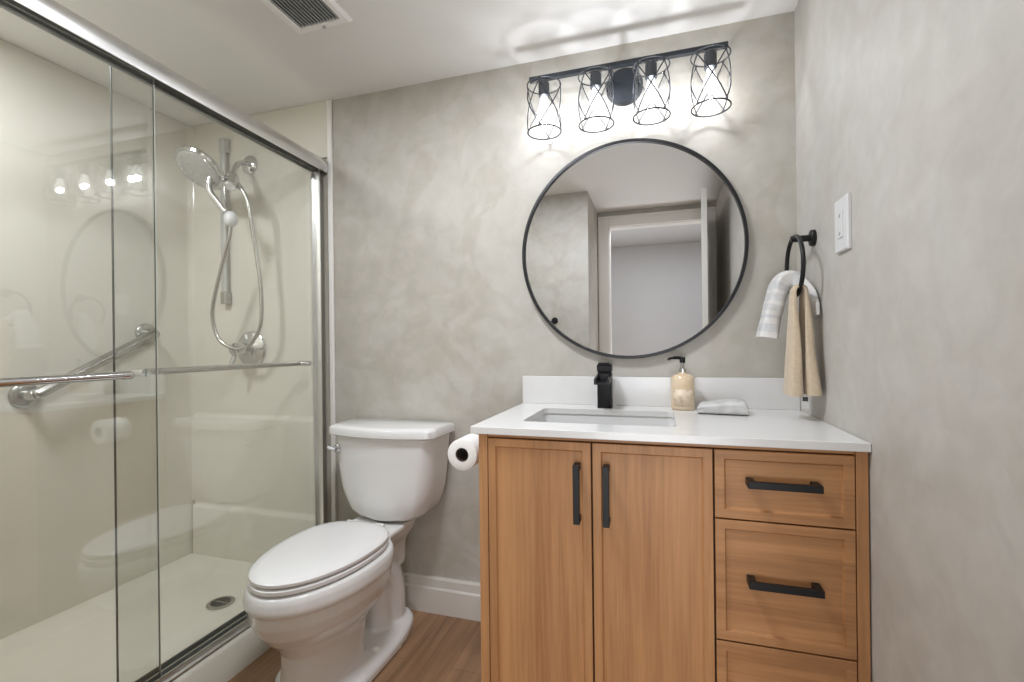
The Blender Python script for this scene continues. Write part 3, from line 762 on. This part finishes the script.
tube(bm, smoothpath([sc + Vector((0, 0, .173)), sc + Vector((-.02, -.010, .176)), sc + Vector((-.042, -.02, .173)), sc + Vector((-.046, -.022, .168))], 4), [.006] * 6 + [.0045] * 7, 10)
obj('pump_head', bm, M_black, sp, smooth=50)

# folded washcloth on the counter
def pillowloaf(bm, c, L, Wd, H, rz, layers=1, seed=0):
    rnd = random.Random(seed); n = 40; ca, sa = math.cos(rz), math.sin(rz)
    cuts = 24; rings = []
    for i in range(cuts + 1):
        u = -1 + 2 * i / cuts
        e = (1 - abs(u) ** 22) ** .5 if abs(u) < 1 else 0.0
        e = max(e, .60)
        ring = []
        for k in range(n):
            a = 2 * PI * k / n
            yy = math.copysign(abs(math.cos(a)) ** .45, math.cos(a)) * Wd / 2 * (.92 + .08 * e) * (1 + .02 * math.sin(3 * u + 1))
            zz = math.copysign(abs(math.sin(a)) ** .5, math.sin(a))
            h = H * (.86 + .16 * math.sin(1.9 * u + .5)) * e
            z = h * (zz * .5 + .5)
            if abs(zz + .15) < .16: yy *= .93
            xx = u * L / 2
            ring.append(Vector((c[0] + ca * xx - sa * yy, c[1] + sa * xx + ca * yy, c[2] + z + rnd.uniform(0, .0006))))
        rings.append(ring)
    loft(bm, rings)
M_cloth = mat('grey_white_terry', (0.60, 0.60, 0.595), 0.95, spec=.1, var=.2, vscale=26, bump=.7, bscale=350)
M_cloth2 = mat('grey_terry_stripe', (0.50, 0.50, 0.515), 0.95, spec=.1, var=.08, vscale=40, bump=.7, bscale=350)
bm = new(); pillowloaf(bm, (-.251, -.140, .8815), .146, .114, .042, -.12, seed=1)
wc = obj('folded_washcloth', bm, M_cloth, smooth=60, origin=(-.251, -.140, .8815))
tag(wc, 'small folded grey-white washcloth lying on the countertop', 'washcloth')

# ------------------------------------------------------------------ mirror
MX, MZ, MR = -.547, 1.450, .398
mi = thing('round_mirror', 'large round wall mirror with thin black frame over the faucet', 'mirror', (MX, -.002, MZ))
bm = new()
def circ(r, y, n=128): return [Vector((MX + r * math.cos(2 * PI * i / n), y, MZ + r * math.sin(2 * PI * i / n))) for i in range(n)]
loft(bm, [circ(MR, -.002), circ(MR, -.0245), circ(MR - .0015, -.0265), circ(MR - .0095, -.0265), circ(MR - .011, -.0245), circ(MR - .011, -.002)], loop=True)
obj('frame', bm, M_blackf, mi, smooth=35)
bm = new(); lathe(bm, (MX, -.003, MZ), (0, -1, 0), [(0, MR - .0112), (.013, MR - .0112)], 128); obj('mirror_glass', bm, M_mirror, mi, smooth=35)

# ------------------------------------------------------------------ vanity light
li = thing('vanity_light', 'dark four-lamp wall light with wire caged glass shades above the mirror', 'wall light', (-.55, -.002, 2.04))
LY = -.088
bm = new(); lathe(bm, (-.553, -.001, 2.046), (0, -1, 0), [(0, .066), (.016, .066), (.022, .062), (.024, .052)], 48); obj('back_plate', bm, M_gun, li, smooth=40)
bm = new(); box(bm, -.890, -.2157, LY - .010, LY + .010, 2.0775, 2.0935); obj('bar', bm, M_gun, li, bevel=.0015)
for x in (-.60, -.506):
    bm = new(); cyl(bm, (x, -.02, 2.078), (x, LY + .008, 2.084), .007, n=12); obj('support_arm', bm, M_gun, li, smooth=40)
R_ = .0610; ZT, ZB = 2.0593, 1.887
for k, lx in enumerate((-.8364, -.6472, -.4586, -.2695)):
    c = Vector((lx, LY, 0)); rot = (0.75, 0.25, 0.0, -0.02)[k]
    bm = new(); lathe(bm, (lx, LY, 2.079), (0, 0, -1), [(0, .012), (.012, .012), (.014, .020), (.060, .020), (.063, .016)], 24)
    sk_ = obj('socket', bm, M_gun, li, smooth=40)
    bm = new(); lathe(bm, (lx, LY, 2.016), (0, 0, -1), [(0, .012), (.012, .013), (.024, .017), (.042, .0235), (.056, .025), (.069, .0215), (.078, .012), (.081, .002)], 24)
    bl = obj('bulb', bm, M_bulb, sk_, smooth='all'); bl['label'] = 'lit white bulb'
    fl = bpy.data.lights.new('filament', 'POINT'); fl.energy = BULB; fl.shadow_soft_size = 0.014; fl.color = (0.92, 0.945, 1.0)
    flo = bpy.data.objects.new('filament', fl); COL.objects.link(flo); flo.parent = bl; flo.location = Vector((lx, LY, 1.957)) - Vector((-.55, -.002, 2.04))
    bm = new()   # clear glass cylinder, open below, closed top with a hole for the socket
    prof = [(.0215, 2.055), (.048, 2.055), (.0535, 2.050), (.0545, 2.042), (.0545, 1.895)]
    rings = [[c + Vector((r * math.cos(2 * PI * i / 40), r * math.sin(2 * PI * i / 40), z)) for i in range(40)] for r, z in prof]
    loft(bm, rings, cap0=False, cap1=False)
    sh = obj('glass_shade', bm, M_shade, li, smooth=50)
    bm = new(); rw = .0021
    for z in (ZT, ZB):
        tube(bm, [c + Vector((R_ * math.cos(2 * PI * i / 48), R_ * math.sin(2 * PI * i / 48), z)) for i in range(48)], .0025, 8, closed=True)
    for q in range(4):
        for s in (-1, 1):
            pts = []
            for i in range(25):
                t = i / 24; a = -PI / 2 + rot + q * PI / 2 + s * (t - .5) * PI * .56
                z = ZT + (ZB - ZT) * t; pts.append(c + Vector((R_ * math.cos(a), R_ * math.sin(a), z)))
            tube(bm, pts, rw, 6)
    obj('wire_cage', bm, M_wire, sh, smooth='all')

# ------------------------------------------------------------------ right wall: towel ring, towels, wall plate
rg = thing('towel_ring', 'black towel ring mounted on the right wall beside the mirror', 'towel ring', (0, -.185, 1.415))
bm = new(); lathe(bm, (-.0005, -.183, 1.414), (-1, 0, 0), [(0, .024), (.009, .024), (.011, .022), (.012, .011)], 28); obj('mount', bm, M_black, rg, smooth=40)
bm = new(); cyl(bm, (-.011, -.183, 1.414), (-.062, -.183, 1.414), .0095, n=18); obj('arm', bm, M_black, rg, smooth=40)
RR, RX, RY = .088, -.056, -.195
RZ = 1.418 - RR
bm = new(); tube(bm, [(RX + .0 * math.sin(a), RY + RR * math.cos(a), RZ + RR * math.sin(a)) for a in [2 * PI * i / 56 for i in range(56)]], .0062, 12, closed=True); obj('ring', bm, M_black, rg, smooth='all')

def drape(name, path, mats, wfun, tfun, yc, seed, parent=None, k=8, wr=.0025):
    """folded cloth hung over a bar: path is (x, z) centre line, width along y, thickness across; uv.y runs along the length"""
    P = smoothpath([(x, 0, z) for x, z in path], k); N = len(P); rnd = random.Random(seed)
    lens = [0]
    for i in range(1, N): lens.append(lens[-1] + (P[i] - P[i - 1]).length)
    ph = [rnd.uniform(0, 6.28) for _ in range(6)]
    n = 44; rings = []; bm = new(); uvl = bm.loops.layers.uv.new('UVMap'); us = []
    for i in range(N):
        d = (P[min(i + 1, N - 1)] - P[max(i - 1, 0)]).normalized(); nn = Vector((d.z, 0, -d.x)); t = lens[i] / lens[-1]
        w, th = wfun(t), tfun(t); ring = []
        y_c = yc(t) if callable(yc) else yc
        for q in range(n):
            a = 2 * PI * q / n; ca, sa = math.cos(a), math.sin(a)
            yy = math.copysign(abs(ca) ** .5, ca) * w / 2; tt = math.copysign(abs(sa) ** .6, sa) * th / 2
            tt += wr * (math.sin(yy * 95 + ph[0] + 3 * t) + .6 * math.sin(yy * 190 + ph[1] - 5 * t)) * (1 if sa > 0 else .6)
            yy += wr * .8 * math.sin(t * 21 + ph[2] + 2 * sa)
            ring.append(P[i] + nn * tt + Vector((0, y_c + yy, 0)))
        rings.append(ring); us.append(t)
    vs = [[bm.verts.new(p) for p in r] for r in rings]; tv = {}
    for i, r in enumerate(vs):
        for q, v in enumerate(r): tv[v] = (q / n, us[i])
    for a, b in zip(vs[:-1], vs[1:]):
        for q in range(n): bm.faces.new((a[q], a[(q + 1) % n], b[(q + 1) % n], b[q]))
    bm.faces.new(list(reversed(vs[0]))); bm.faces.new(vs[-1])
    for f in bm.faces:
        for l in f.loops: l[uvl].uv = tv[l.vert]
    return obj(name, bm, mats, parent, smooth=60)
wht, gry, blu = (.70, .69, .67), (.60, .60, .60), (.585, .592, .60)
M_tw = towel_mat('striped_terry', [(0, wht), (.05, blu), (.10, gry), (.125, wht), (.17, blu), (.20, wht), (.24, gry), (.30, wht), (.33, gry), (.40, wht), (.43, gry), (.50, wht), (.60, gry), (.66, wht), (.80, gry), (.86, wht)])
M_tb = towel_mat('beige_cotton', [(0, (.56, .455, .33)), (.5, (.56, .455, .33))], .35)
zr = RZ - RR   # bottom of the ring
tw = drape('hand_towel', [(-.122, 1.120), (-.112, 1.178), (-.0985, 1.235), (-.084, 1.279), (-.060, 1.300), (-.034, 1.288), (-.016, 1.250), (-.0112, 1.215), (-.0105, 1.183)], M_tw,
           lambda t: .058 + .034 * min(1, abs(t - .6) * 3.2), lambda t: .015 + .020 * min(1, max(0, (.86 - t) / .2)) + .016 * max(0, 1 - t / .62) ** .6 + .012 * math.exp(-((t - .58) / .15) ** 2), lambda t: -.151 - .055 * min(1, max(0, (t - .66) / .25)), 3, wr=.0045)
tag(tw, 'grey and white striped hand towel bunched over the towel ring', 'towel')
tb = thing('beige_towel', 'long beige towel hanging folded through the towel ring', 'towel', (-.05, -.235, .94))
drape('cloth', [(-.0745, .953), (-.0735, 1.04), (-.0725, 1.15), (-.0715, 1.235), (-.068, 1.258), (-.0565, 1.2655), (-.045, 1.258), (-.0425, 1.235), (-.0385, 1.15), (-.0345, 1.04), (-.0305, .955)], M_tb,
      lambda t: .044 + .054 * (2 * abs(t - .5)) ** .8, lambda t: .012 + .029 * min(1, 2.2 * max(0, abs(t - .5) - .05)), -.236, 5, tb, wr=.0028, k=10)
bm = new(); loft(bm, [[Vector((-.050 + dx, -.262 + dy, z)) for dx, dy in ((-.009, 0), (.009, -.004), (.009, -.003), (-.009, .001))] for z in (.917, .958)])
cg = obj('care_tag', bm, M_plate, tb); cg['label'] = 'white care tag'
bm = new(); loft(bm, [[Vector((-.051 + dx, -.2645 + dy, z)) for dx, dy in ((-.006, -.0005), (.007, -.0032), (.007, -.0025), (-.006, .0002))] for z in (.938, .950)])
obj('tag_print', bm, M_dark, cg)

sw = thing('wall_plate', 'white rectangular electrical plate on the right wall near the towel ring', 'wall plate', (0, -.418, 1.397))
bm = new(); loft(bm, [[Vector((x, -.418 + sy * (.043 - d), 1.397 + sz * (.0665 - d))) for sy, sz in ((-1, -1), (1, -1), (1, 1), (-1, 1))] for x, d in ((-.0005, 0), (-.0065, 0), (-.009, .003))]); obj('plate', bm, M_plate, sw)
bm = new(); box(bm, -.0112, -.0088, -.435, -.401, 1.364, 1.430); ins = obj('insert', bm, M_plate, sw, bevel=.001)
for z in (1.375, 1.419):
    bm = new(); box(bm, -.0125, -.0110, -.4215, -.4145, z - .004, z + .004); obj('button', bm, M_slot, ins)

# ------------------------------------------------------------------ ceiling vent
ve = thing('ceiling_vent', 'white square exhaust fan grille on the ceiling', 'ceiling vent', (-1.52, -.56, ZC))
vx0, vx1, vy0, vy1 = -1.634, -1.416, -.70, -.420
zv = ZC - .014
bm = new()
lo_ = [(vx0, vx1, vy0, vy1, ZC - .0005, 0)]
def vr(d, z): return [Vector((vx0 + d, vy0 + d, z)), Vector((vx1 - d, vy0 + d, z)), Vector((vx1 - d, vy1 - d, z)), Vector((vx0 + d, vy1 - d, z))]
loft(bm, [vr(0, ZC - .0005), vr(.0, ZC - .006), vr(.008, zv), vr(.026, zv), vr(.030, zv + .004), vr(.030, ZC - .0005)], loop=True)
obj('frame', bm, M_ventw, ve)
bm = new(); box(bm, vx0 + .030, vx1 - .030, vy0 + .03, vy1 - .03, ZC - .003, ZC - .0006); obj('fan_opening', bm, M_ventd, ve)
bm = new(); n = 13
for i in range(n):
    x = vx0 + .030 + (vx1 - vx0 - .06) * (i + .5) / n
    loft(bm, [[Vector((x + dx, y, z)) for dx, z in ((-.0028, ZC - .0035), (.0012, ZC - .0035), (.0045, zv + .002), (.0010, zv + .002))] for y in (vy0 + .029, vy1 - .029)])
obj('louvre', bm, M_slat, ve)
bm = new(); lathe(bm, (-1.518, vy1 - .014, zv), (0, 0, -1), [(0, .006), (.003, .006), (.005, .003)], 14); obj('screw', bm, M_slat, ve, smooth=40)

# ------------------------------------------------------------------ robe hook on the wall that shows only in the mirror
hk = thing('robe_hook', 'black round robe hook on the opposite wall, seen in the mirror', 'hook', (-1.165, -1.66, 1.28))
bm = new(); lathe(bm, (-1.165, -1.6595, 1.282), (0, 1, 0), [(0, .024), (.006, .024), (.008, .009), (.03, .009), (.032, .014), (.04, .014)], 24); obj('knob', bm, M_black, hk, smooth=40)
bm = new(); tube(bm, smoothpath([(-1.172, -1.64, 1.278), (-1.20, -1.632, 1.272), (-1.225, -1.625, 1.278)], 4), .006, 10); obj('peg', bm, M_black, hk, smooth='all')
